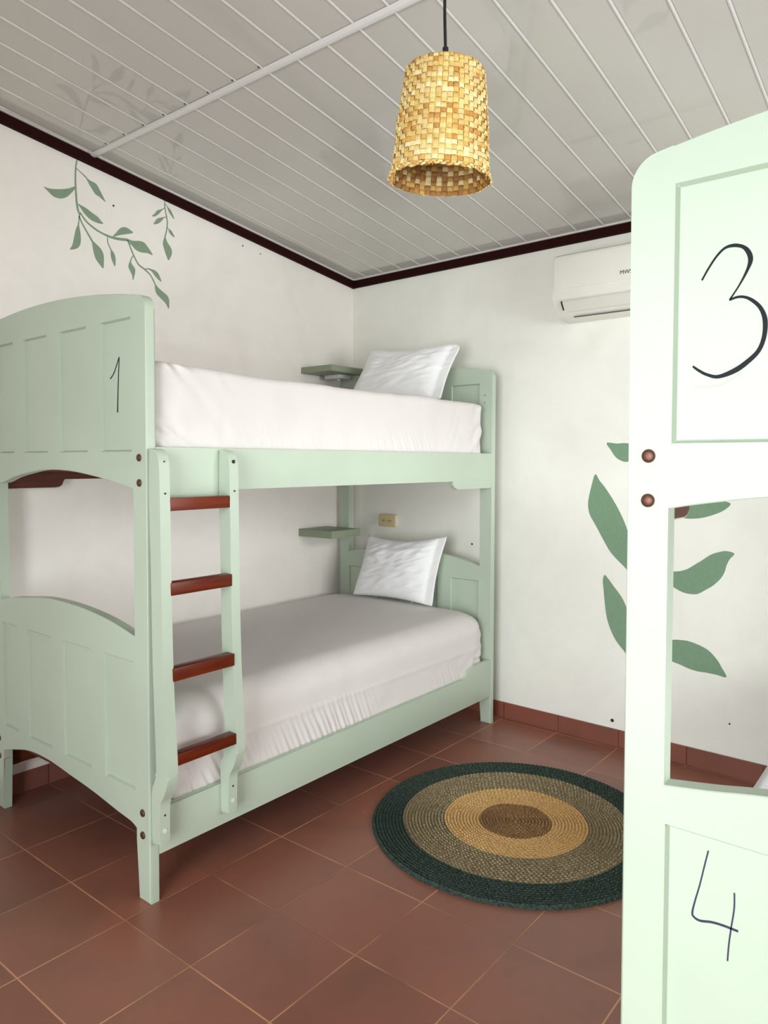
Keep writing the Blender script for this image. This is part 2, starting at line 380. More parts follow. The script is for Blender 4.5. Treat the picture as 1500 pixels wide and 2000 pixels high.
STEMS_L = [([(-1.8715, 2.7822), (-1.8792, 2.7459), (-1.8825, 2.6863), (-1.8809, 2.6325), (-1.8781, 2.5881), (-1.8724, 2.5533), (-1.863, 2.5331)], [0.0038, 0.0062, 0.0072, 0.0077, 0.0086, 0.0086, 0.0067]), ([(-1.8628, 2.5445), (-1.8339, 2.5131), (-1.7945, 2.4907), (-1.7542, 2.4772), (-1.7078, 2.4703), (-1.6656, 2.4722), (-1.6225, 2.4784)], [0.0067, 0.0077, 0.0082, 0.0086, 0.0106, 0.0125, 0.0125]), ([(-1.877, 2.7353), (-1.8554, 2.7238), (-1.8287, 2.7076)], [0.0038, 0.0043, 0.0067]), ([(-1.8659, 2.5323), (-1.8682, 2.509), (-1.8719, 2.4831)], [0.0058, 0.0038, 0.0067]), ([(-1.8679, 2.5273), (-1.8537, 2.499), (-1.8297, 2.4637), (-1.8029, 2.4262)], [0.0067, 0.0067, 0.0072, 0.0086]), ([(-1.7296, 2.4666), (-1.7279, 2.4411), (-1.7112, 2.4095)], [0.0043, 0.0048, 0.0058]), ([(-1.6253, 2.4768), (-1.612, 2.4485), (-1.596, 2.4157), (-1.5689, 2.3753), (-1.5355, 2.3576), (-1.5016, 2.3347), (-1.4761, 2.2948)], [0.0067, 0.0067, 0.0067, 0.0072, 0.0077, 0.0062, 0.0067]), ([(-1.5961, 2.4109), (-1.6073, 2.3915), (-1.6118, 2.376)], [0.0043, 0.0048, 0.0058]), ([(-1.5326, 2.3592), (-1.5127, 2.3642), (-1.4984, 2.3626)], [0.0043, 0.0062, 0.0077]), ([(-1.4159, 2.724), (-1.4174, 2.6935), (-1.4107, 2.6551), (-1.4034, 2.6167), (-1.4086, 2.5751), (-1.419, 2.5374)], [0.0043, 0.0053, 0.0058, 0.0062, 0.0058, 0.0067]), ([(-1.4161, 2.7013), (-1.4043, 2.696), (-1.3955, 2.6842)], [0.0034, 0.0034, 0.0038]), ([(-1.4054, 2.591), (-1.3936, 2.5813)], [0.0034, 0.0038]), ([(-1.4163, 2.6837), (-1.4282, 2.6746)], [0.0034, 0.0038]), ([(-1.4078, 2.6417), (-1.4227, 2.6349)], [0.0038, 0.0038])]
LEAVES_R = [[(1.6964, 1.5226), (1.7495, 1.5186), (1.795, 1.5199), (1.8401, 1.5092), (1.8784, 1.4795), (1.8411, 1.4423), (1.7964, 1.4278), (1.7637, 1.4379), (1.7405, 1.4551), (1.7203, 1.4839)], [(1.6377, 1.3646), (1.662, 1.3326), (1.6894, 1.3009), (1.7235, 1.2536), (1.7607, 1.1942), (1.7977, 1.1197), (1.8213, 1.0483), (1.8352, 0.9798), (1.8433, 0.8698), (1.7942, 0.9095), (1.7275, 0.971), (1.6829, 1.0387), (1.6481, 1.0983), (1.613, 1.1552), (1.602, 1.1973), (1.6036, 1.2367), (1.6179, 1.3024)], [(1.6942, 0.8579), (1.716, 0.8374), (1.7431, 0.8048), (1.7734, 0.7697), (1.7968, 0.7341), (1.8204, 0.6733), (1.8381, 0.5738), (1.8432, 0.4471), (1.8004, 0.4877), (1.7569, 0.5354), (1.7261, 0.5923), (1.7072, 0.6513), (1.6975, 0.7152), (1.6898, 0.7859), (1.6858, 0.8278)], [(1.943, 0.5337), (1.9856, 0.5655), (2.0368, 0.5811), (2.0754, 0.586), (2.1223, 0.5844), (2.1914, 0.5626), (2.2342, 0.5253), (2.257, 0.4909), (2.2798, 0.4479), (2.2383, 0.4506), (2.1934, 0.4523), (2.1477, 0.4515), (2.1069, 0.4585), (2.0714, 0.4692), (2.0385, 0.4768), (1.9867, 0.4974)], [(1.9435, 0.8943), (1.9864, 0.8973), (2.0344, 0.9075), (2.064, 0.9123), (2.099, 0.9259), (2.1333, 0.9502), (2.1616, 0.9707), (2.2006, 1.0007), (2.2337, 1.0153), (2.2666, 1.0238), (2.3031, 1.0151), (2.2836, 0.9873), (2.2705, 0.957), (2.2629, 0.927), (2.2469, 0.8961), (2.2143, 0.8602), (2.181, 0.8356), (2.1472, 0.8138), (2.1126, 0.8097), (2.0774, 0.8147), (2.0356, 0.8343), (1.9869, 0.8659)], [(1.9196, 1.2351), (2.0048, 1.2504), (2.0933, 1.2595), (2.1792, 1.2594), (2.235, 1.2537), (2.2816, 1.2414), (2.2684, 1.2189), (2.236, 1.197), (2.1806, 1.175), (2.1354, 1.165), (2.0862, 1.163), (2.0419, 1.1717), (1.9815, 1.2006)]]
STEMS_R = [([(1.8585, 1.5451), (1.8806, 1.3334), (1.9042, 1.0229), (1.9163, 0.6487), (1.9351, 0.2431), (1.9417, 0.0235)], [0.0087, 0.0125, 0.0162, 0.0187, 0.0212, 0.0212]), ([(1.9306, 0.5316), (1.9553, 0.5388)], [0.0125, 0.0125]), ([(1.8401, 0.8695), (1.9013, 0.8036)], [0.0087, 0.0125]), ([(1.8432, 0.4471), (1.9233, 0.3983)], [0.0087, 0.0125]), ([(1.8753, 1.4795), (1.8797, 1.3956)], [0.0075, 0.0087]), ([(1.9196, 1.2351), (1.8866, 1.1466)], [0.0075, 0.01]), ([(1.9306, 0.9285), (1.9098, 0.8672)], [0.0087, 0.0112])]
NUM3 = [([(2.7706, 1.7387), (2.7813, 1.7576), (2.794, 1.7758), (2.8066, 1.7871), (2.8204, 1.7892), (2.8342, 1.7848), (2.843, 1.7753), (2.847, 1.7614), (2.8424, 1.745), (2.8304, 1.7216), (2.8163, 1.7001)], [0.0028, 0.0031, 0.0034, 0.004, 0.0057, 0.0057, 0.0074, 0.0074, 0.0045, 0.0026, 0.0026]), ([(2.8153, 1.6991), (2.8283, 1.7024), (2.8408, 1.7002), (2.8532, 1.6919), (2.8643, 1.6786), (2.8707, 1.6594), (2.87, 1.6332), (2.862, 1.6103), (2.8452, 1.5932), (2.8256, 1.58), (2.8002, 1.5718), (2.7819, 1.5764), (2.7685, 1.5843), (2.7582, 1.5926)], [0.0034, 0.004, 0.0045, 0.0057, 0.0062, 0.0074, 0.0068, 0.0068, 0.0079, 0.0085, 0.0062, 0.0051, 0.0045, 0.0034])]
NUM4 = [([(2.7985, 0.7473), (2.7921, 0.7157), (2.785, 0.68), (2.7778, 0.6496), (2.7737, 0.6271), (2.777, 0.6201), (2.7874, 0.6178), (2.8065, 0.6228), (2.8266, 0.6244), (2.8492, 0.6239)], [0.0024, 0.0024, 0.0024, 0.0027, 0.0032, 0.0035, 0.0038, 0.0038, 0.0038, 0.0038]), ([(2.8419, 0.6883), (2.842, 0.6608), (2.8377, 0.624), (2.8346, 0.5929), (2.8331, 0.5651)], [0.0024, 0.0024, 0.0024, 0.0024, 0.0024])]
NUM1 = [([(0.8994, 1.6988), (0.9236, 1.7184), (0.9542, 1.7661)], [0.0034, 0.0034, 0.0034]), ([(0.9542, 1.7661), (0.9501, 1.7175), (0.9444, 1.6399), (0.9413, 1.5859)], [0.0034, 0.0034, 0.004, 0.0051])]
PENCIL = [([(2.7595, 1.5591), (2.7796, 1.5559), (2.803, 1.5585), (2.8208, 1.5668), (2.8356, 1.5779)], [0.002, 0.002, 0.002, 0.002, 0.002])]

# ------------------------------------------------------------ the setting
XL = -0.0268                       # left wall plane
XR = 3.84                          # right wall plane
TH = -0.0214                       # slight skew of the back wall
def yb(x): return TH * x           # back wall surface
def zc(x, y): return 2.59 - 0.0008 * x - 0.1249 * y     # sloping ceiling
ZTOP = zc(0, YFRONT) + 0.15

bm = bmesh.new(); box(bm, XL - 0.12, XR + 0.12, YFRONT - 0.12, 0.16, -0.06, 0.0)
rec(obj('floor', bm, 'terracotta_floor'), kind='structure')

def quadwall(name, pts, mat):
    """vertical wall solid from plan outline pts, cut flush to the ceiling slope"""
    bm = bmesh.new()
    lo = [bm.verts.new((x, y, 0.0)) for x, y in pts]
    hi = [bm.verts.new((x, y, zc(x, y) + 0.04)) for x, y in pts]
    bm.faces.new(lo[::-1]); bm.faces.new(hi)
    for i in range(len(pts)):
        j = (i + 1) % len(pts); bm.faces.new((lo[i], lo[j], hi[j], hi[i]))
    return rec(obj(name, bm, mat), kind='structure')
wall_left = quadwall('wall_left', [(XL - 0.12, YFRONT), (XL, YFRONT), (XL, 0.0), (XL - 0.12, 0.0)], 'plaster_white')
wall_back = quadwall('wall_back', [(XL - 0.12, 0.0), (XR + 0.12, yb(XR)), (XR + 0.12, 0.15), (XL - 0.12, 0.15)], 'plaster_cool')

def wall_with_hole(name, axis, t0, t1, a0, a1, holes, mat):
    """axis 'X': wall runs along x at y in t0..t1; axis 'Y': along y"""
    bm = bmesh.new()
    cuts = sorted({a0, a1} | {h[0] for h in holes} | {h[1] for h in holes})
    def col_(c0, c1, z0, z1, top):
        vs = []
        for (t) in (t0, t1):
            for c in (c0, c1):
                for k in (0, 1):
                    x, y = (c, t) if axis == 'X' else (t, c)
                    z = z0 if k == 0 else (zc(x, y) + 0.04 if top else z1)
                    vs.append(bm.verts.new((x, y, z)))
        for f in [(0, 1, 3, 2), (4, 6, 7, 5), (0, 2, 6, 4), (1, 5, 7, 3), (0, 4, 5, 1), (2, 3, 7, 6)]:
            bm.faces.new([vs[i] for i in f])
    for c0, c1 in zip(cuts, cuts[1:]):
        hs = [h for h in holes if h[0] <= c0 and h[1] >= c1]
        if not hs: col_(c0, c1, 0, 0, True)
        else:
            h = hs[0]
            if h[2] > 0: col_(c0, c1, 0, h[2], False)
            col_(c0, c1, h[3], 0, True)
    return rec(obj(name, bm, mat), kind='structure')
wall_with_hole('wall_front', 'X', YFRONT - 0.12, YFRONT, XL - 0.12, XR + 0.12, [DOOR], 'plaster_white')
wall_with_hole('wall_right', 'Y', XR, XR + 0.12, YFRONT, yb(XR), [(-2.2, -0.5, 0.8, 2.25)], 'plaster_cool')  # window opening added to let the side light in

# ceiling boards: one panel with raised beads and grooves at each joint
bm = bmesh.new()
BW, BX, SK = 0.1424, 0.681, -0.0201
prof = [(-0.0055, 0.0), (-0.0045, -0.0025), (-0.0015, -0.0035), (0.0015, -0.0035), (0.0045, -0.0025), (0.0052, 0.0015), (0.0065, 0.0015), (0.0068, 0.0)]
ks = range(-7, 26)
ys = (YFRONT - 0.1, -1.8064, 0.1)
cols = []
for k in ks:
    for dx, dz in prof:
        cols.append([bm.verts.new((BX + k * BW + SK * y + dx, y, zc(BX + k * BW + SK * y + dx, y) + dz)) for y in ys])
for q, (a, c) in enumerate(zip(cols, cols[1:])):
    for i in range(len(ys) - 1):
        f = bm.faces.new((a[i], a[i + 1], c[i + 1], c[i]))
        if q % len(prof) < 4: f.material_index = 1  # bead faces lighter: their glossy highlight is put into the colour
# closed upper side
top = [[bm.verts.new((c[i].co.x, c[i].co.y, c[i].co.z + 0.05)) for i in (0, len(ys) - 1)] for c in (cols[0], cols[-1])]
bm.faces.new((top[0][0], top[1][0], top[1][1], top[0][1]))
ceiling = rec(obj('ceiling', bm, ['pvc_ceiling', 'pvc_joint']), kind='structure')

# joint strip crossing the boards
bm = bmesh.new()
yj = -1.8064; pr_ = [(-0.015, 0.002), (-0.0135, -0.005), (-0.005, -0.008), (0.005, -0.008), (0.0135, -0.005), (0.015, 0.002)]
R0 = [bm.verts.new((XL, yj + a, zc(XL, yj + a) + h - 0.004)) for a, h in pr_]
R1 = [bm.verts.new((XR, yj + a, zc(XR, yj + a) + h - 0.004)) for a, h in pr_]
for i in range(len(pr_) - 1): bm.faces.new((R0[i], R0[i + 1], R1[i + 1], R1[i]))
bm.faces.new(R0[::-1]); bm.faces.new(R1); bm.faces.new((R0[0], R1[0], R1[-1], R0[-1]))
rec(obj('trim_1', bm, 'pvc_joint'), kind='structure')
for k in range(-5, 4):
    bm = bmesh.new(); x = BX + k * BW + SK * yj - 0.004
    disc(bm, (x, yj - 0.028, zc(x, yj - 0.028) - 0.0035), (0, 0, -1), 0.0035, 0.002, 8)
    obj('screw', bm, 'dark_hole', ceiling)

def cornice(name, p0, p1, nrm, h, d, mat, drop=0.0):
    bm = bmesh.new(); n = Vector((nrm[0], nrm[1], 0)); V = []
    for p in (p0, p1):
        a = Vector((p[0], p[1], 0))
        b_ = a + n * d
        za, zb = zc(a.x, a.y) - drop, zc(b_.x, b_.y) - drop
        V.append([bm.verts.new((a.x, a.y, za)), bm.verts.new((b_.x, b_.y, zb)),
                  bm.verts.new((b_.x, b_.y, zb - h)), bm.verts.new((a.x, a.y, za - h))])
    for i in range(4): bm.faces.new((V[0][i], V[0][(i + 1) % 4], V[1][(i + 1) % 4], V[1][i]))
    bm.faces.new(V[0][::-1]); bm.faces.new(V[1])
    return rec(obj(name, bm, mat), kind='structure')
nb = Vector((-TH, 1)).normalized() * -1
cornice('trim_2', (XL, YFRONT), (XL, 0.0), (1, 0), 0.043, 0.020, 'cornice_wood', 0.006)
cornice('trim_3', (XL, 0.0), (XR, yb(XR)), (nb.x, nb.y), 0.043, 0.020, 'cornice_wood', 0.006)
cornice('trim_4', (XL, YFRONT), (XL, -0.03), (1, 0), 0.012, 0.030, 'pvc_joint', -0.006)
cornice('trim_5', (XL + 0.03, -0.0), (XR, yb(XR)), (nb.x, nb.y), 0.012, 0.030, 'pvc_joint', -0.006)

BH = 0.086
bm = bmesh.new(); box(bm, XL, XL + 0.010, YFRONT, -0.004, 0, BH, 0.0015)
rec(obj('baseboard_left', bm, 'terracotta_base_y'), kind='structure')
bm = bmesh.new()
prism(bm, [(XL + 0.01, yb(XL)), (XR, yb(XR)), (XR, yb(XR) - 0.010), (XL + 0.01, yb(XL) - 0.010)], 'XY', 0, BH)
rec(obj('baseboard_back', bm, 'terracotta_base_x'), kind='structure')
bm = bmesh.new(); box(bm, XR - 0.01, XR, YFRONT, yb(XR) - 0.012, 0, BH, 0.0015)
rec(obj('baseboard_right', bm, 'terracotta_base_y'), kind='structure')

# painted vines and leaves on the two walls
fL = lambda a, c, h: (XL + h, a, c)
fR = lambda a, c, h: (a, yb(a) - h, c)
vine_labels = {0: 'long sage green painted vine hanging down from the cornice', 1: 'short sage green painted vine nearer the corner'}
LV = [range(0, 11), range(11, 16)]; LS = [range(0, 9), range(9, 14)]
for g in (0, 1):
    bm = bmesh.new()
    for i in LV[g]: blob(bm, LEAVES_L[i], fL)
    for i in LS[g]: ribbon(bm, STEMS_L[i][0], STEMS_L[i][1], fL, t=0.0014)
    o = obj('painted_vine', bm, 'mural_green', wall_left); o['label'] = vine_labels[g]
bm = bmesh.new()
for l in LEAVES_R: blob(bm, l, fR)
for p, w in STEMS_R: ribbon(bm, p, w, fR, t=0.0014)
o = obj('painted_vine', bm, 'mural_green_deep', wall_back); o['label'] = 'tall painted green stem with large leaves'
for (a, c, r) in [(-1.697, 2.619, .0045), (-0.92, 2.61, .004), (-0.792, 2.594, .0035)]:
    bm = bmesh.new(); disc(bm, (XL, a, c), (1, 0, 0), r, 0.002, 10); obj('nail_hole', bm, 'dark_hole', wall_left)
for (a, c, r) in [(1.745, 0.125, .009), (0.899, 0.955, .006), (2.297, 0.236, .004)]:
    bm = bmesh.new(); disc(bm, (a, yb(a), c), (0, -1, 0), r, 0.002, 10); obj('nail_hole', bm, 'dark_hole', wall_back)

# ------------------------------------------------------------ bunk beds
BD = 0.035                         # board thickness
W = 1.115 - 0.010                  # overall width
PW = 0.074                         # post width
Y0, Y1 = -2.283, -0.135            # foot face, head back
def grid_board(bm, xa, xb, zlo, zhi, panels, yf, sign, thick=BD, depth=0.009):
    """board with recessed panels. panels: (x0,x1,z0,z1). yf front plane; sign=-1 front faces -y"""
    e = 0.0045; e2 = 0.0062; ch = 0.002
    xs = {xa, xb}
    n = int((xb - xa) / 0.014)
    for i in range(n + 1): xs.add(xa + (xb - xa) * i / n)
    for p in panels:
        xs = {x for x in xs if min(abs(x - p[0]), abs(x - p[0] - e), abs(x - p[1]), abs(x - p[1] + e), abs(x - p[0] - e2), abs(x - p[1] + e2)) > 0.004 or x in (xa, xb)}
        xs |= {v for v in (p[0], p[0] + e, p[0] + e2, p[1] - e2, p[1] - e, p[1]) if xa <= v <= xb}
    xs = sorted(xs)
    zp = sorted({p[2] for p in panels} | {p[2] + e for p in panels} | {p[2] + e2 for p in panels} | {p[3] - e2 for p in panels} | {p[3] - e for p in panels} | {p[3] for p in panels})
    F = []
    for x in xs:
        lo, hi = zlo(x), zhi(x)
        zs = [lo, lo + ch] + zp + [hi - ch, hi]
        col_ = []
        for j, z in enumerate(zs):
            d = 0.0
            for p in panels:
                ins = min(x - p[0], p[1] - x, z - p[2], p[3] - z) + 1e-6
                if ins >= e2: d = depth
                elif ins >= e: d = depth + 0.0025
            if j in (0, len(zs) - 1): d = ch
            col_.append((x, yf - sign * d, z))
        F.append(col_)
    FV = [[bm.verts.new(c) for c in col_] for col_ in F]
    BV = [[bm.verts.new((c[0][0], yf - sign * thick, c[0][2])), bm.verts.new((c[0][0], yf - sign * thick, c[-1][2]))] for c in F]
    for a, c in zip(FV, FV[1:]):
        for i in range(len(a) - 1): bm.faces.new((a[i], c[i], c[i + 1], a[i + 1]))
    for i in range(len(xs) - 1):
        bm.faces.new((BV[i][0], BV[i][1], BV[i + 1][1], BV[i + 1][0]))
        bm.faces.new((FV[i][0], BV[i][0], BV[i + 1][0], FV[i + 1][0]))
        bm.faces.new((FV[i][-1], FV[i + 1][-1], BV[i + 1][1], BV[i][1]))
    bm.faces.new(FV[0] + BV[0][::-1]); bm.faces.new(FV[-1][::-1] + BV[-1])

def make_bed(ox, spec):
    """ox: left outer x; local x runs 0..W"""
    S = spec
    root = empty('bunk_bed', (ox + W / 2, (Y0 + Y1) / 2, 0))
    M0 = Matrix.Translation(-root.location)
    def put(name, bm, mats, parent=root, **kw):
        bm.transform(Matrix.Translation((ox, 0, 0)) if kw.pop('shift', True) else Matrix())
        bm.transform(M0)
        return obj(name, bm, mats, parent, **kw)
    xi0, xi1 = PW, W - PW
    pan = S['panels']
    # boards
    def board(name, yf, sign, zlo, zhi, pz):
        bm = bmesh.new()
        grid_board(bm, xi0, xi1, zlo, zhi, [(a, b_, pz[0], pz[1]) for a, b_ in pan], yf, sign)
        return put(name, bm, 'sage_paint', smooth_angle=25)
    top = lambda dz: (lambda x: 2.003 + dz - S['topc'] * (x - S['topx']) ** 2)
    arch = smooth_curve(S['arch'], 6); low = smooth_curve(S['low'], 6); und = smooth_curve(S['und'], 6)
    upper = board('upper_footboard', Y0, -1, lambda x: interp(arch, x), top(0), S['pz_up'])
    lower = board('lower_footboard', Y0, -1, lambda x: interp(und, x), lambda x: interp(low, x), (0.352, 0.776))
    board('upper_headboard', Y1 - BD, -1, lambda x: interp(arch, x), top(S['headdz']), (1.452, 1.850))
    board('lower_headboard', Y1 - BD, -1, lambda x: interp(und, x), lambda x: interp(low, x), (0.352, 0.776))
    # posts with rounded outer top corner
    for (yf, dz) in ((Y0, 0), (Y1 - BD, S['headdz'])):
        for side in (0, 1):
            xo = 0.0 if side == 0 else W; xi = xi0 if side == 0 else xi1
            s = 1 if side == 0 else -1
            tp = top(dz); zt = tp(xi)
            R = S['corner']
            out = [(xo, 0.0), (xo, tp(xo) - R * 1.05)]
            for a in range(1, 12):
                t = a / 12 * H90
                out.append((xo + s * R * (1 - math.cos(t)), tp(xo + s * R * (1 - math.cos(t))) - R * 1.05 * (1 - math.sin(t))))
            for q in range(0, 5):
                x = xo + s * (R + (PW + 0.02 - R) * q / 4); out.append((x, tp(x)))
            out += [(xi + s * 0.02, 0.235), (xi + s * -0.005, 0.205), (xi + s * -0.008, 0.0)]
            bm = bmesh.new(); prism(bm, out, 'XZ', yf, yf + BD, 0.006, 4)
            r_ = bmesh.ops.bisect_plane(bm, geom=bm.verts[:] + bm.edges[:] + bm.faces[:], plane_co=(xi, 0, 0), plane_no=(s, 0, 0), clear_outer=True)
            bmesh.ops.holes_fill(bm, edges=[e for e in bm.edges if e.is_boundary])
            p = put('post', bm, 'sage_paint', smooth_angle=30)
            if yf != Y0 and side == 1:
                for z in (1.785, 1.746):
                    bm = bmesh.new(); disc(bm, (xo - 0.048, yf, z), (0, -1, 0), 0.0028, 0.0012, 10); put('screw_hole', bm, 'dark_hole', p)
            for z in (1.437, 1.357, 0.290, 0.217):
                bm = bmesh.new()
                disc(bm, (xo + s * 0.038, yf - 0.001 if yf == Y0 else yf + BD, z), (0, -1 if yf == Y0 else 1, 0), 0.0122, 0.004, 20, 0.0045)
                put('bolt', bm, 'copper_bolt', p, smooth_angle=40)
    # side rails: painted outside, bare wood inside
    yr0, yr1 = Y0 + BD, Y1 - BD
    def rail(name, outline, x0, x1, outer):
        bm = bmesh.new()
        prism(bm, outline, 'YZ', x0, x1, 0.003, 2)
        for f in bm.faces:
            xs_ = [v.co.x for v in f.verts]
            if (max(xs_) < x0 + 1e-4 and outer > 0) or (min(xs_) > x1 - 1e-4 and outer < 0): f.material_index = 1
        return put(name, bm, ['sage_paint', 'rail_wood'], smooth_angle=30)
    def up_outline(zb=1.331, zk=1.286):
        a, c, zt = yr0, yr1, 1.4715
        r = []
        r += [(a, zt), (a, zk)]
        r += [(a + 0.225, zk), (a + 0.244, zk + 0.004), (a + 0.256, zk + 0.014), (a + 0.261, zk + 0.028), (a + 0.263, zb)]
        r += [(c - 0.375, zb), (c - 0.378, zb - 0.008), (c - 0.372, zk + 0.022), (c - 0.355, zk + 0.008), (c - 0.33, zk), (c - 0.008, zk), (c, zk + 0.008), (c, zt)]
        return r
    def lo_outline():
        a, c = yr0, yr1; zb, zt = 0.152, 0.303
        return [(a, zt), (a, zb), (c, zb), (c, 0.354), (c - 0.17, 0.352), (c - 0.215, 0.346), (c - 0.238, 0.333), (c - 0.245, 0.315), (c - 0.262, 0.303)]
    rail('upper_side_rail', up_outline(), W - 0.025, W, 1)
    rail('upper_side_rail', up_outline(1.350, 1.309), 0, 0.025, -1)
    rail('lower_side_rail', lo_outline(), W - 0.025, W, 1)
    rail('lower_side_rail', lo_outline(), 0, 0.025, -1)
    for z in (1.386, 0.262):
        bm = bmesh.new(); box(bm, 0.027, W - 0.027, yr0 + 0.003, yr1 - 0.003, z, z + 0.018)
        put('mattress_base', bm, 'rail_wood')
    if S.get('ladder'):
        # stile profile in x-z (x measured from the rail face)
        pf = smooth_curve([(0.0, 1.462), (0.012, 1.466), (0.036, 1.458), (0.051, 1.436), (0.057, 1.400), (0.060, 1.25), (0.064, 0.95), (0.072, 0.70), (0.088, 0.47), (0.086, 0.42), (0.068, 0.375), (0.050, 0.345), (0.044, 0.31), (0.042, 0.205)], 5)
        pb = smooth_curve([(0.001, 0.198), (0.0005, 0.335), (0.003, 0.375), (0.020, 0.415), (0.026, 0.45), (0.020, 0.60), (0.012, 0.80), (0.008, 1.05), (0.002, 1.25), (0.0005, 1.33)], 5)
        sy = [(-2.276, -2.238), (-2.001, -1.963)]
        for (a, c) in sy:
            bm = bmesh.new()
            prism(bm, [(W + 0.001 + x, z) for x, z in pf + pb], 'XZ', a, c, 0.007, 4)
            st = put('ladder_stile', bm, 'sage_paint', smooth_angle=30)
            ym = (a + c) / 2
            for x, z, r, mt in [(0.056, 1.425, 0.0065 if a > -2.1 else 0.0025, 'dark_hole'), (0.0605, 1.325, 0.003, 'dark_hole'), (0.043, 0.298, 0.0035, 'dark_hole'), (0.043, 0.247, 0.0075, 'white_plug')]:
                bm = bmesh.new(); disc(bm, (W + 0.0005 + x, ym, z), (1, 0, 0), r, 0.0022, 14)
                put('screw', bm, mt, st)
        for x, z0, z1 in [(0.061, 1.269, 1.310), (0.067, 1.001, 1.043), (0.077, 0.729, 0.772), (0.088, 0.461, 0.498)]:
            bm = bmesh.new(); box(bm, W + x - 0.040, W + x - 0.0005, sy[0][1] - 0.004, sy[1][0] + 0.004, z0, z1, 0.004)
            put('ladder_rung', bm, 'rung_wood', smooth_angle=30)
    fB = lambda a, c, h: (a, Y0 + 0.009 - h, c)
    for strokes, mt, par, lab in S['numbers']:
        bm = bmesh.new()
        for p, w in strokes: ribbon(bm, p, w, fB, 10, 0.0012)
        o = put('painted_number', bm, mt, upper if par == 'u' else lower, shift=False); o['label'] = lab
    return root

bed1 = make_bed(0.010, dict(
    panels=[(0.0785, 0.212), (0.295, 0.480), (0.567, 0.754), (0.843, 1.024)], pz_up=(1.457, 1.887),
    topx=0.44, topc=0.134, corner=0.036, headdz=-0.030,
    arch=[(0.078, 1.338), (0.114, 1.342), (0.216, 1.366), (0.383, 1.389), (0.50, 1.394), (0.646, 1.390), (0.815, 1.372), (0.941, 1.353), (1.03, 1.337)],
    low=[(0.078, 0.868), (0.17, 0.885), (0.263, 0.896), (0.447, 0.915), (0.647, 0.914), (0.804, 0.901), (0.916, 0.884), (1.03, 0.859)],
    und=[(0.078, 0.248), (0.16, 0.27), (0.293, 0.298), (0.447, 0.302), (0.62, 0.286), (0.756, 0.273), (0.918, 0.250), (1.0, 0.240), (1.03, 0.228)],
    ladder=True,
    numbers=[(NUM1, 'marker_black', 'u', 'thin black handwritten number 1')]))
rec(bed1, 'sage green wooden bunk bed with red-brown ladder rungs along the left wall', 'bunk bed', 'sage green bunk beds')
BX2 = 2.649
bed2 = make_bed(BX2, dict(
    panels=[(0.0775, 0.258), (0.35, 0.535), (0.62, 0.805), (0.893, 1.024)], pz_up=(1.459, 1.911),
    topx=0.40, topc=0.24, corner=0.042, headdz=-0.030,
    arch=[(0.078, 1.344), (0.12, 1.352), (0.178, 1.361), (0.234, 1.368), (0.38, 1.380), (0.55, 1.386), (0.75, 1.38), (0.9, 1.36), (1.03, 1.337)],
    low=[(0.078, 0.846), (0.158, 0.858), (0.243, 0.873), (0.45, 0.90), (0.55, 0.905), (0.75, 0.897), (0.9, 0.876), (1.03, 0.855)],
    und=[(0.078, 0.228), (0.2, 0.25), (0.4, 0.285), (0.55, 0.298), (0.7, 0.285), (0.9, 0.25), (1.03, 0.228)],
    numbers=[(NUM3, 'marker_black', 'u', 'bold black handwritten number 3'), (PENCIL, 'pencil', 'u', 'faint pencil arc under the number 3'),
             (NUM4, 'marker_violet', 'l', 'violet-grey handwritten number 4')]))
rec(bed2, 'pale green bunk bed end in the foreground at right, numbered 3 and 4', 'bunk bed', 'sage green bunk beds')

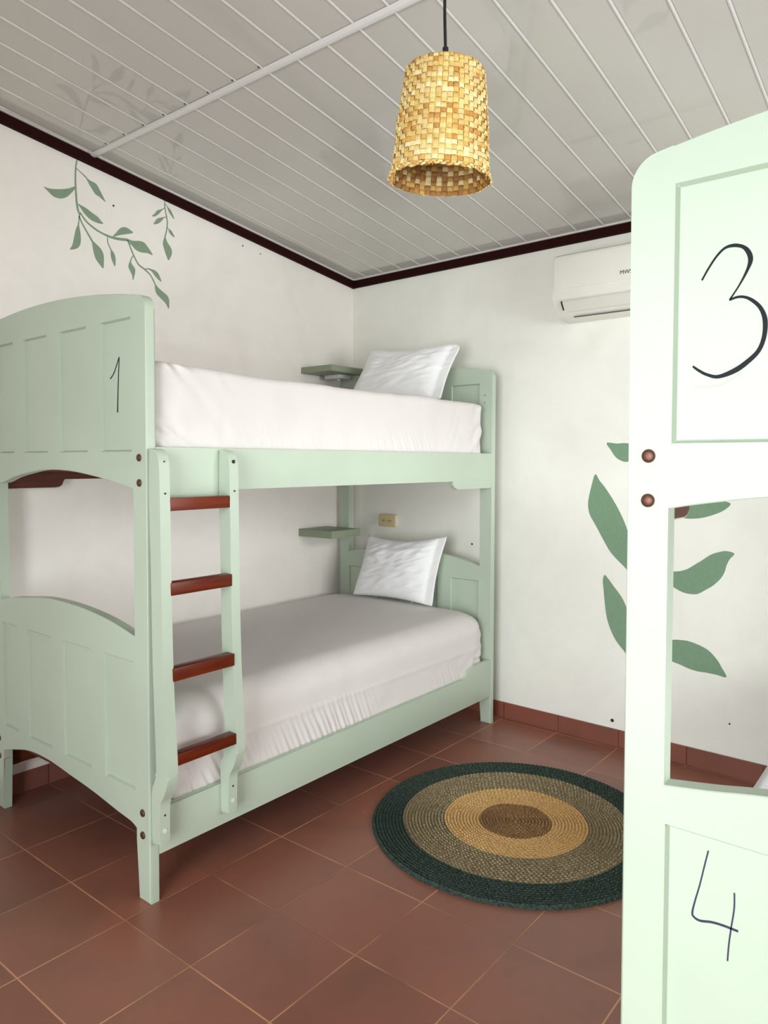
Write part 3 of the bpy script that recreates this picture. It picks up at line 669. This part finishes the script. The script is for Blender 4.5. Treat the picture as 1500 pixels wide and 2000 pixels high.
# ------------------------------------------------------------ mattresses
def mattress(name, x0, x1, y0, y1, z0, z1, mat, rt, re, crown, wr, seed, pleat=0.0, bulge=0.0):
    """rounded block with a fitted sheet; rt = top edge radius, re = plan corner radius"""
    bm = bmesh.new()
    # plan perimeter points, dense
    per = []
    def arc(cx, cy, a0):
        for i in range(10):
            a = a0 + i / 10 * H90; per.append((cx + re * math.cos(a), cy + re * math.sin(a), math.cos(a), math.sin(a)))
    def line(ax, ay, bx_, by, nx, ny, n):
        for i in range(n): per.append((ax + (bx_ - ax) * i / n, ay + (by - ay) * i / n, nx, ny))
    line(x1, y0 + re, x1, y1 - re, 1, 0, 560 if pleat > 0.005 else 260); arc(x1 - re, y1 - re, 0)
    line(x1 - re, y1, x0 + re, y1, 0, 1, 60); arc(x0 + re, y1 - re, H90)
    line(x0, y1 - re, x0, y0 + re, -1, 0, 90); arc(x0 + re, y0 + re, 2 * H90)
    line(x0 + re, y0, x1 - re, y0, 0, -1, 60); arc(x1 - re, y0 + re, 3 * H90)
    N = len(per); H = z1 - z0
    prof = []   # (inset, height)
    nh = 26
    for i in range(nh + 1): prof.append((0.0, z0 + (H - rt) * i / nh))
    for i in range(1, 11):
        a = i / 10 * H90; prof.append((rt * (1 - math.cos(a)), z1 - rt + rt * math.sin(a)))
    for q in (0.02, 0.05, 0.09, 0.15, 0.22, 0.30, 0.38): prof.append((rt + q, z1))
    rings = []
    cx, cy = (x0 + x1) / 2, (y0 + y1) / 2
    for k, (ins, z) in enumerate(prof):
        ring = []
        for (px, py, nx, ny) in per:
            hx = max(0.0, (x1 - x0) / 2 - ins) / ((x1 - x0) / 2); hy = max(0.0, (y1 - y0) / 2 - ins) / ((y1 - y0) / 2)
            x = cx + (px - cx) * hx; y = cy + (py - cy) * hy
            v = Vector((x, y, z))
            t = (z - z0) / H
            q = noise.noise(Vector((x * 3 + seed, y * 3, z * 5))) * 0.6 + noise.noise(Vector((x * 9 + seed, y * 9, z * 9))) * 0.4
            d = q * wr
            if ins < rt * 0.9:
                d += bulge * math.sin(math.pi * min(1, t * 1.05)) 
                if pleat and nx > 0.5:
                    m = max(0.0, min(1, (0.55 - t) / 0.35)); s = noise.noise(Vector((y * 2.0, 0, seed)))
                    ph = y * 210 + z * 95 + 22 * s
                    d += pleat * m * (math.sin(ph) * 0.7 + math.sin(ph * 0.53 + 1.3) * 0.5) * max(0, 0.35 + noise.noise(Vector((y * 1.7 + 5, 0, seed))) * 1.6)
                # sewn edge line
                d += 0.0035 * math.exp(-((t - 0.47) / 0.022) ** 2) if pleat > 0.005 else 0
            # creases fanning from the corners
            cdist = min(abs(y - y0), abs(y - y1))
            if ins < rt and nx > 0.2:
                ww = math.exp(-cdist / 0.13)
                d += wr * 1.0 * ww * (0.4 + abs(noise.noise(Vector((z * 11, cdist * 5, seed + 4)))) * 2) * math.sin((z * 52 + cdist * 46) + 7 * noise.noise(Vector((y * 6, z * 8, seed))))
            v.x += nx * d if ins < rt * 0.95 else 0; v.y += ny * d * 0.6 if ins < rt * 0.95 else 0
            if ins > 0:
                v.z += crown * (1 - ((x - cx) / ((x1 - x0) / 2)) ** 2) * min(1, ins / 0.1) + q * wr * 0.7
            ring.append(bm.verts.new(v))
        rings.append(ring)
    for a, c in zip(rings, rings[1:]):
        for i in range(N): bm.faces.new((a[i], a[(i + 1) % N], c[(i + 1) % N], c[i]))
    bm.faces.new(rings[0][::-1]); bm.faces.new(rings[-1])
    bmesh.ops.triangulate(bm, faces=[f for f in bm.faces if len(f.verts) > 4])
    return obj(name, bm, mat, smooth=True)
o = mattress('mattress', 0.04, 1.088, -2.240, -0.205, 1.405, 1.737, 'white_sheet', 0.028, 0.05, 0.006, 0.010, 3, 0.004)
# the foot end rides a little higher
for v in o.data.vertices:
    if v.co.z > 1.6: v.co.z += 0.016 * max(0, (-1.75 - v.co.y) / 0.5)
rec(o, 'mattress in a white fitted sheet on the upper bunk, above the ladder', 'mattress', 'mattresses on the bunks')
o = mattress('mattress', -0.010 + 0.012, 1.098, -2.235, -0.180, 0.281, 0.612, 'white_sheet', 0.10, 0.10, 0.012, 0.006, 11, 0.006)
# keep the lower part within the rails
for v in o.data.vertices:
    if v.co.z < 0.305:
        v.co.x = min(max(v.co.x, 0.038), 1.086)
    v.co.x = max(v.co.x, 0.002)
    if v.co.y > -0.32 and v.co.z < 0.385: v.co.x = min(v.co.x, 1.087)
rec(o, 'mattress in a white pleated sheet on the lower bunk, behind the ladder', 'mattress', 'mattresses on the bunks')
o = mattress('mattress', BX2 + 0.071, BX2 + W - 0.04, -2.235, -0.205, 0.281, 0.614, 'grey_sheet', 0.03, 0.06, 0.006, 0.004, 23)
rec(o, 'greyish white mattress seen through the opening of the foreground bunk bed', 'mattress', 'mattresses on the bunks')

# ------------------------------------------------------------ pillows
def pillow(name, bl, br, tr, tl, th, seed, label, hem='right', sag=0.0, trk=0.0):
    """corner points of the case; thickness th at the middle"""
    bl, br, tr, tl = map(Vector, (bl, br, tr, tl))
    nrm = (br - bl).cross(tl - bl).normalized()     # towards the viewer
    nu, nv = 64, 48
    bm = bmesh.new(); side = {}
    for s in (1, -1):
        for i in range(nu + 1):
            for j in range(nv + 1):
                u, v = i / nu, j / nv
                # cushion outline pulls inward between the corners
                pu = u + 0.035 * (2 * u - 1) * -(1 - (2 * v - 1) ** 2)
                pv = v + (0.05 * (2 * v - 1) * -(1 - (2 * u - 1) ** 2))
                cr = ((2 * u - 1) ** 2 * (2 * v - 1) ** 2) ** 4 * (0.012 + (trk if u > .5 and v > .5 else 0))
                pu = pu - (2 * u - 1) * cr; pv = pv - (2 * v - 1) * cr
                p = bl * (1 - pu) * (1 - pv) + br * pu * (1 - pv) + tr * pu * pv + tl * (1 - pu) * pv
                a = max(0.0, (1 - abs(2 * u - 1) ** 3.0)) ; b_ = max(0.0, 1 - abs(2 * v - 1) ** 3.0)
                uu = u / 0.90 if hem == 'right' else u
                a = max(0.0, 1 - abs(2 * min(uu, 1) - 1) ** 3.0)
                f = (a ** 0.55) * (b_ ** 0.55)
                h = th / 2 * f
                n1 = noise.noise(Vector((u * 3.2 + seed, v * 3.0, s * 0.7)))
                n2 = noise.noise(Vector(((u + v * 0.6) * 7 + seed, v * 13 - u * 5, s)))
                n3 = noise.noise(Vector((u * 6 + v * 2, v * 26 - u * 14 + seed, s)))
                edge = min(1, 4 * min(u, 1 - u, v, 1 - v) + 0.12)
                h += (n1 * 0.016 + n2 * 0.009 + (n3 * 0.007 * (0.4 + v))) * edge * (1 if s > 0 else 0.4)
                p = p + nrm * (h * s + (0.003 * s))
                p.z -= sag * math.sin(math.pi * u) * v * (1 - 0.5 * u)
                side[(s, i, j)] = bm.verts.new(p)
        for i in range(nu):
            for j in range(nv):
                bm.faces.new([side[(s, *q)] for q in ((i, j), (i + 1, j), (i + 1, j + 1), (i, j + 1))])
    rim = [(i, 0) for i in range(nu)] + [(nu, j) for j in range(nv)] + [(i, nv) for i in range(nu, 0, -1)] + [(0, j) for j in range(nv, 0, -1)]
    for k in range(len(rim)):
        a, c = rim[k], rim[(k + 1) % len(rim)]
        bm.faces.new((side[(1, *a)], side[(1, *c)], side[(-1, *c)], side[(-1, *a)]))
    o = obj(name, bm, 'white_pillowcase', smooth=True)
    return rec(o, label, 'pillow', 'white pillows')
pillow('pillow', (0.27, -0.405, 1.755), (0.930, -0.385, 1.757), (0.972, -0.225, 2.082), (0.325, -0.235, 2.098), 0.13, 2.0,
       'white pillow on the upper bunk, leaning over the headboard', sag=0.03, trk=0.075)
pillow('pillow', (0.262, -0.335, 0.632), (0.828, -0.31, 0.626), (0.862, -0.215, 1.013), (0.293, -0.225, 0.985), 0.12, 9.0,
       'white pillow on the lower bunk, under the wall outlet', sag=0.02)

# ------------------------------------------------------------ corner shelves
for (z0, z1, x1, y0, y1, lab) in [(1.953, 1.990, 0.222, -0.474, -0.19, 'small sage green shelf high in the corner beside the upper pillow'),
                                  (0.978, 1.022, 0.245, -0.498, -0.245, 'small sage green shelf in the corner above the lower bunk')]:
    bm = bmesh.new(); box(bm, XL, x1, y0, y1, z0, z1, 0.003)
    rec(obj('wall_shelf', bm, 'shelf_paint', smooth_angle=30), lab, 'shelf', 'corner shelves')
# white plastic fixture under the upper shelf
fx = empty('wall_fixture', (0.14, -0.30, 1.92)); rec(fx, 'small white plastic fitting under the upper corner shelf', 'fixture')
def fput(name, bm, mat, **k):
    bm.transform(Matrix.Translation(-fx.location)); return obj(name, bm, mat, fx, **k)
bm = bmesh.new(); box(bm, 0.03, 0.158, -0.33, -0.235, 1.928, 1.952, 0.004); fput('housing', bm, 'fixture_white', smooth_angle=30)
bm = bmesh.new(); disc(bm, (0.12, -0.30, 1.929), (0, 0, -1), 0.008, 0.012, 14); fput('knob', bm, 'fixture_white')

# ------------------------------------------------------------ wall outlet
ot = empty('wall_outlet', (0.295, yb(0.295), 1.06)); rec(ot, 'almond double wall outlet in a white surface box above the lower pillow', 'outlet')
def oput(name, bm, mat, par=None, **k):
    bm.transform(Matrix.Translation(-ot.location)); return obj(name, bm, mat, par or ot, **k)
bm = bmesh.new(); box(bm, 0.232, 0.352, yb(.3) - 0.034, yb(.23), 1.026, 1.094, 0.002); oput('box', bm, 'outlet_box', smooth_angle=30)
bm = bmesh.new(); box(bm, 0.228, 0.356, yb(.3) - 0.042, yb(.3) - 0.034, 1.022, 1.098, 0.0025); pl = oput('cover_plate', bm, 'outlet_almond', smooth_angle=30)
for cxo in (0.268, 0.316):
    bm = bmesh.new()
    yy = yb(.3) - 0.042
    box(bm, cxo - 0.010, cxo - 0.007, yy - 0.0008, yy, 1.052, 1.068)
    box(bm, cxo + 0.000, cxo + 0.003, yy - 0.0008, yy, 1.054, 1.066)
    disc(bm, (cxo + 0.011, yy, 1.060), (0, -1, 0), 0.003, 0.0008, 10)
    oput('socket_slots', bm, 'outlet_slot', pl)

# ------------------------------------------------------------ air conditioner
AX0, AX1 = 1.490, 2.30
ac = empty('air_conditioner', (1.9, yb(1.9), 2.28)); rec(ac, 'white split air conditioner mounted high on the back wall', 'air conditioner')
def aput(name, bm, mat, par=None, **k):
    bm.transform(Matrix.Translation(-ac.location)); return obj(name, bm, mat, par or ac, **k)
yw = yb(1.9)
bm = bmesh.new()
prism(bm, [(yw, 2.445), (yw - 0.165, 2.445), (yw - 0.188, 2.435), (yw - 0.197, 2.41), (yw - 0.200, 2.222), (yw - 0.192, 2.216), (yw - 0.165, 2.190), (yw - 0.135, 2.160), (yw - 0.10, 2.142), (yw, 2.138)], 'YZ', AX0, AX1, 0.004)
aput('body', bm, 'ac_plastic', smooth_angle=25)
bm = bmesh.new()
prism(bm, [(yw - 0.196, 2.268), (yw - 0.203, 2.270), (yw - 0.2035, 2.40), (yw - 0.198, 2.425), (yw - 0.190, 2.425)], 'YZ', AX0 + 0.012, AX1 - 0.012, 0.001)
pn = aput('front_panel', bm, 'ac_plastic', smooth_angle=25)
bm = bmesh.new(); prism(bm, [(yw - 0.1985, 2.212), (yw - 0.201, 2.206), (yw - 0.171, 2.164), (yw - 0.166, 2.168)], 'YZ', AX0 + 0.055, AX1 - 0.055, 0.001)
aput('air_vane', bm, 'ac_vane', smooth_angle=25)
bm = bmesh.new(); prism(bm, [(yw - 0.1975, 2.214), (yw - 0.199, 2.206), (yw - 0.172, 2.172), (yw - 0.168, 2.176)], 'YZ', AX0 + 0.046, AX0 + 0.052)
aput('vane_gap', bm, 'ac_dark')
bm = bmesh.new(); box(bm, AX0 + 0.08, AX1 - 0.08, yw - 0.120, yw - 0.112, 2.1435, 2.1465)
aput('outlet_slot', bm, 'ac_dark')
bm = bmesh.new(); disc(bm, (1.79, yw - 0.2035, 2.342), (0, -1, 0), 0.0065, 0.0015, 14); aput('panel_dot', bm, 'lamp_bulb', pn)  # small pale disc on the front panel
fd = bpy.data.curves.new('logo', 'FONT'); fd.body = 'MWS'; fd.size = 0.026; fd.extrude = 0.0004
fo = bpy.data.objects.new('logo_tmp', fd); COL.objects.link(fo)
dg = bpy.context.evaluated_depsgraph_get(); me = bpy.data.meshes.new_from_object(fo.evaluated_get(dg))
bpy.data.objects.remove(fo)
bm = bmesh.new(); bm.from_mesh(me)
bm.transform(Matrix.Translation((1.832, yw - 0.2037, 2.296)) @ Matrix.Rotation(H90, 4, 'X'))
aput('logo', bm, 'logo_ink', pn)

# ------------------------------------------------------------ pendant lamp
lp = empty('pendant_lamp', (2.045, -1.995, 0.0)); rec(lp, 'woven straw basket pendant lamp hanging from the ceiling on a black cord', 'lamp')
LX, LY = 2.045, -1.995
lp.location = (LX, LY, 2.30)
def lput(name, bm, mats, par=None, **k):
    bm.transform(Matrix.Translation(-lp.location)); return obj(name, bm, mats, par or lp, **k)
zt_ = zc(LX, LY)
bm = bmesh.new(); tube(bm, smooth_curve([(LX - 0.006, LY + 0.004, zt_ - 0.02), (LX - 0.004, LY + 0.003, 2.70), (LX - 0.003, LY, 2.60), (LX, LY, 2.495)], 6), 0.0042, 10); lput('cord', bm, 'black_cord', smooth=True)
bm = bmesh.new(); disc(bm, (LX - 0.006, LY + 0.004, zt_ + 0.002), (0, 0, -1), 0.05, 0.022, 28, 0.006); lput('ceiling_rose', bm, 'black_cord', smooth_angle=40)
bm = bmesh.new()
for z0, z1, r in [(2.440, 2.500, 0.0078), (2.438, 2.446, 0.0105), (2.385, 2.442, 0.021)]:
    disc(bm, (LX, LY, z0), (0, 0, 1), r, z1 - z0, 20)
lput('lamp_holder', bm, 'black_cord', smooth_angle=40)
bm = bmesh.new()
tube(bm, [(LX, LY, 2.39), (LX, LY, 2.37), (LX, LY, 2.35), (LX, LY, 2.325), (LX, LY, 2.305), (LX, LY, 2.295)], [0.014, 0.018, 0.028, 0.030, 0.020, 0.004], 18)
lput('bulb', bm, 'lamp_bulb', smooth=True)
# woven shade: each visible strip cell is its own bulged patch
bm = bmesh.new()
NU, NV = 50, 22
zT, zB = 2.444, 2.164
rT, rB = 0.1005, 0.1285
A = Matrix.Translation((LX, LY, zT)) @ Matrix.Rotation(math.radians(3.2), 4, Vector((0.778, 0.628, 0))) @ Matrix.Rotation(math.radians(2.6), 4, Vector((-0.628, 0.778, 0)))
rnd = random.Random(5)
wcol = [rnd.randrange(7) for _ in range(NU)]; fcol = [rnd.randrange(7) for _ in range(NV)]
def sp(u, v, off):
    # v 0 top..1 bottom
    z = -(v) * (zT - zB); r = rT + (rB - rT) * (v ** 1.0) + 0.004 * math.sin(v * 3.1) * 0.5
    r += 0.0018 * noise.noise(Vector((math.cos(u * 6.283) * 3, math.sin(u * 6.283) * 3, v * 5))) * 2
    if v < 0.05: r -= 0.006 * (1 - v / 0.05) ** 2
    if v > 0.985: z += 0.005 * noise.noise(Vector((u * 60, 3, 0)))
    a = u * 2 * math.pi
    return A @ Vector(((r + off) * math.cos(a), (r + off) * math.sin(a), z))
for side_ in (1, -1):
    for i in range(NU):
        for j in range(NV):
            over = (i + j) % 2 == (0 if side_ > 0 else 1)
            if rnd.random() < 0.12 and side_ > 0: over = not over
            cidx = wcol[i] if over else fcol[j]
            if rnd.random() < 0.35: cidx = rnd.randrange(7)
            nn = 4; g = 0.08
            vs = {}
            for a in range(nn + 1):
                for c in range(nn + 1):
                    fu = g / 2 + (1 - g) * a / nn if over else (-0.04 + 1.08 * a / nn)
                    fv = (-0.04 + 1.08 * c / nn) if over else g / 2 + (1 - g) * c / nn
                    lift = math.sin(math.pi * (c / nn if over else a / nn)) * 0.0029
                    lift += -0.0005 * (2 * (a / nn if over else c / nn) - 1) ** 2
                    vs[a, c] = bm.verts.new(sp((i + fu) / NU, min(1, max(0, (j + fv) / NV)), (0.0008 + lift) * side_))
            for a in range(nn):
                for c in range(nn):
                    q = [vs[a, c], vs[a + 1, c], vs[a + 1, c + 1], vs[a, c + 1]]
                    f = bm.faces.new(q if side_ > 0 else q[::-1]); f.material_index = cidx if side_ > 0 else (8 if cidx in (1, 4, 6, 0) else cidx)  # inner side browner: the shade inside is put into the straw colour
# thin core blocks daylight in the gaps; its darker brown paints their shade
rings = [[bm.verts.new(sp(i / NU, j / NV, 0.0)) for i in range(NU)] for j in range(NV + 1)]
for a, c in zip(rings, rings[1:]):
    for i in range(NU):
        f = bm.faces.new((a[i], c[i], c[(i + 1) % NU], a[(i + 1) % NU])); f.material_index = 7
cc = bm.verts.new(A @ Vector((0, 0, 0.004)))
for i in range(NU):
    f = bm.faces.new((rings[0][i], rings[0][(i + 1) % NU], cc)); f.material_index = i % 5
# plaited rim and loose ends
for i in range(NU * 2):
    a0 = i / (NU * 2); z = 0.992 if i % 2 else 0.975
    pth = [sp(a0 + t * 0.016, z, 0.004 + 0.0015 * math.sin(t * 3.14)) for t in (0, 0.25, 0.5, 0.75, 1)]
    n0 = len(bm.faces); tube(bm, pth, [0.0015, 0.003, 0.0034, 0.003, 0.0015], 6)
    bm.faces.ensure_lookup_table()
    for f in bm.faces[n0:]: f.material_index = (i * 3) % 5
angL = math.atan2(-0.628, -0.778) / (2 * math.pi)
for i in range(26):
    if i < 16: a0 = angL + 0.03 + rnd.uniform(-0.025, 0.03); ln = rnd.uniform(0.01, 0.026)
    else: a0 = rnd.random(); ln = rnd.uniform(0.003, 0.009)
    p0 = sp(a0, 0.985, 0.001); p2 = p0 + Vector((rnd.uniform(-.006, .006), rnd.uniform(-.006, .006), -ln))
    n0 = len(bm.faces); tube(bm, [p0, (p0 + p2) / 2 + Vector((rnd.uniform(-.002, .002), 0, 0)), p2], [0.0018, 0.0014, 0.0006], 5)
    bm.faces.ensure_lookup_table()
    for f in bm.faces[n0:]: f.material_index = rnd.choice([1, 3, 5])
me_ = lput('lamp_shade', bm, ['straw_%d' % i for i in range(9)], smooth=True)

# ------------------------------------------------------------ round jute rug
RC = (1.762, -1.066); RR = 0.566
bm = bmesh.new()
pitch = 0.0128; nr = int(RR / pitch); NA = 640
bands = [(0.143, 0), (0.279, 1), (0.443, 2), (9, 3)]
radii = []
for k in range(nr + 1):
    for t in (0.0, 0.25, 0.5, 0.75):
        r_ = (k + t) * pitch
        if 0.004 < r_ <= RR: radii.append((r_, k, t))
prev = None
cen = bm.verts.new((RC[0], RC[1], 0.007))
def rim_z(r_, a): return 0.004 + 0.004 * noise.noise(Vector((math.cos(a) * 2 + 4, math.sin(a) * 2, r_ * 3)))
for (r_, k, t) in radii:
    ring = []
    for i in range(NA):
        a = i / NA * 2 * math.pi
        wob = 1 + 0.006 * noise.noise(Vector((math.cos(a) * 3, math.sin(a) * 3, 7))) * (r_ / RR)
        if RR - r_ < 0.02: wob += 0.002 * math.sin(a * 150)
        z = 0.0035 + abs(math.sin(math.pi * t)) * 0.009
        nb_ = max(6, int(2 * math.pi * (k + 0.5) * pitch / 0.017))
        z += 0.0016 * math.sin(a * nb_ * 1.0 + k * 2.1) * math.sin(math.pi * t)
        z += max(0, rim_z(r_, a)) * 0.8
        ring.append(bm.verts.new((RC[0] + r_ * wob * math.cos(a), RC[1] + r_ * wob * math.sin(a), z)))
    mi = next(m_ for lim, m_ in bands if r_ <= lim + 0.001)
    for i in range(NA):
        j = (i + 1) % NA
        f = bm.faces.new((cen, ring[i], ring[j])) if prev is None else bm.faces.new((prev[i], ring[i], ring[j], prev[j]))
        nb_ = max(6, int(2 * math.pi * (k + 0.5) * pitch / 0.017))
        f.material_index = mi + (4 if t in (0.5, 0.75) and (i / NA * nb_ + k * 0.37) % 1.0 < 0.34 and noise.noise(Vector((i * 0.37, k * 1.7, 0))) > -0.18 else 0)
    prev = ring
edge = [bm.verts.new((v.co.x, v.co.y, 0.0)) for v in prev]
for i in range(NA):
    f = bm.faces.new((prev[i], edge[i], edge[(i + 1) % NA], prev[(i + 1) % NA])); f.material_index = 3
rg = obj('round_rug', bm, ['jute_brown', 'jute_tan', 'jute_taupe', 'jute_green', 'jute_brown_light', 'jute_tan_light', 'jute_taupe_light', 'jute_green_light'], smooth=True)
rec(rg, 'round braided jute rug with dark green rim and brown centre on the tiles', 'rug')
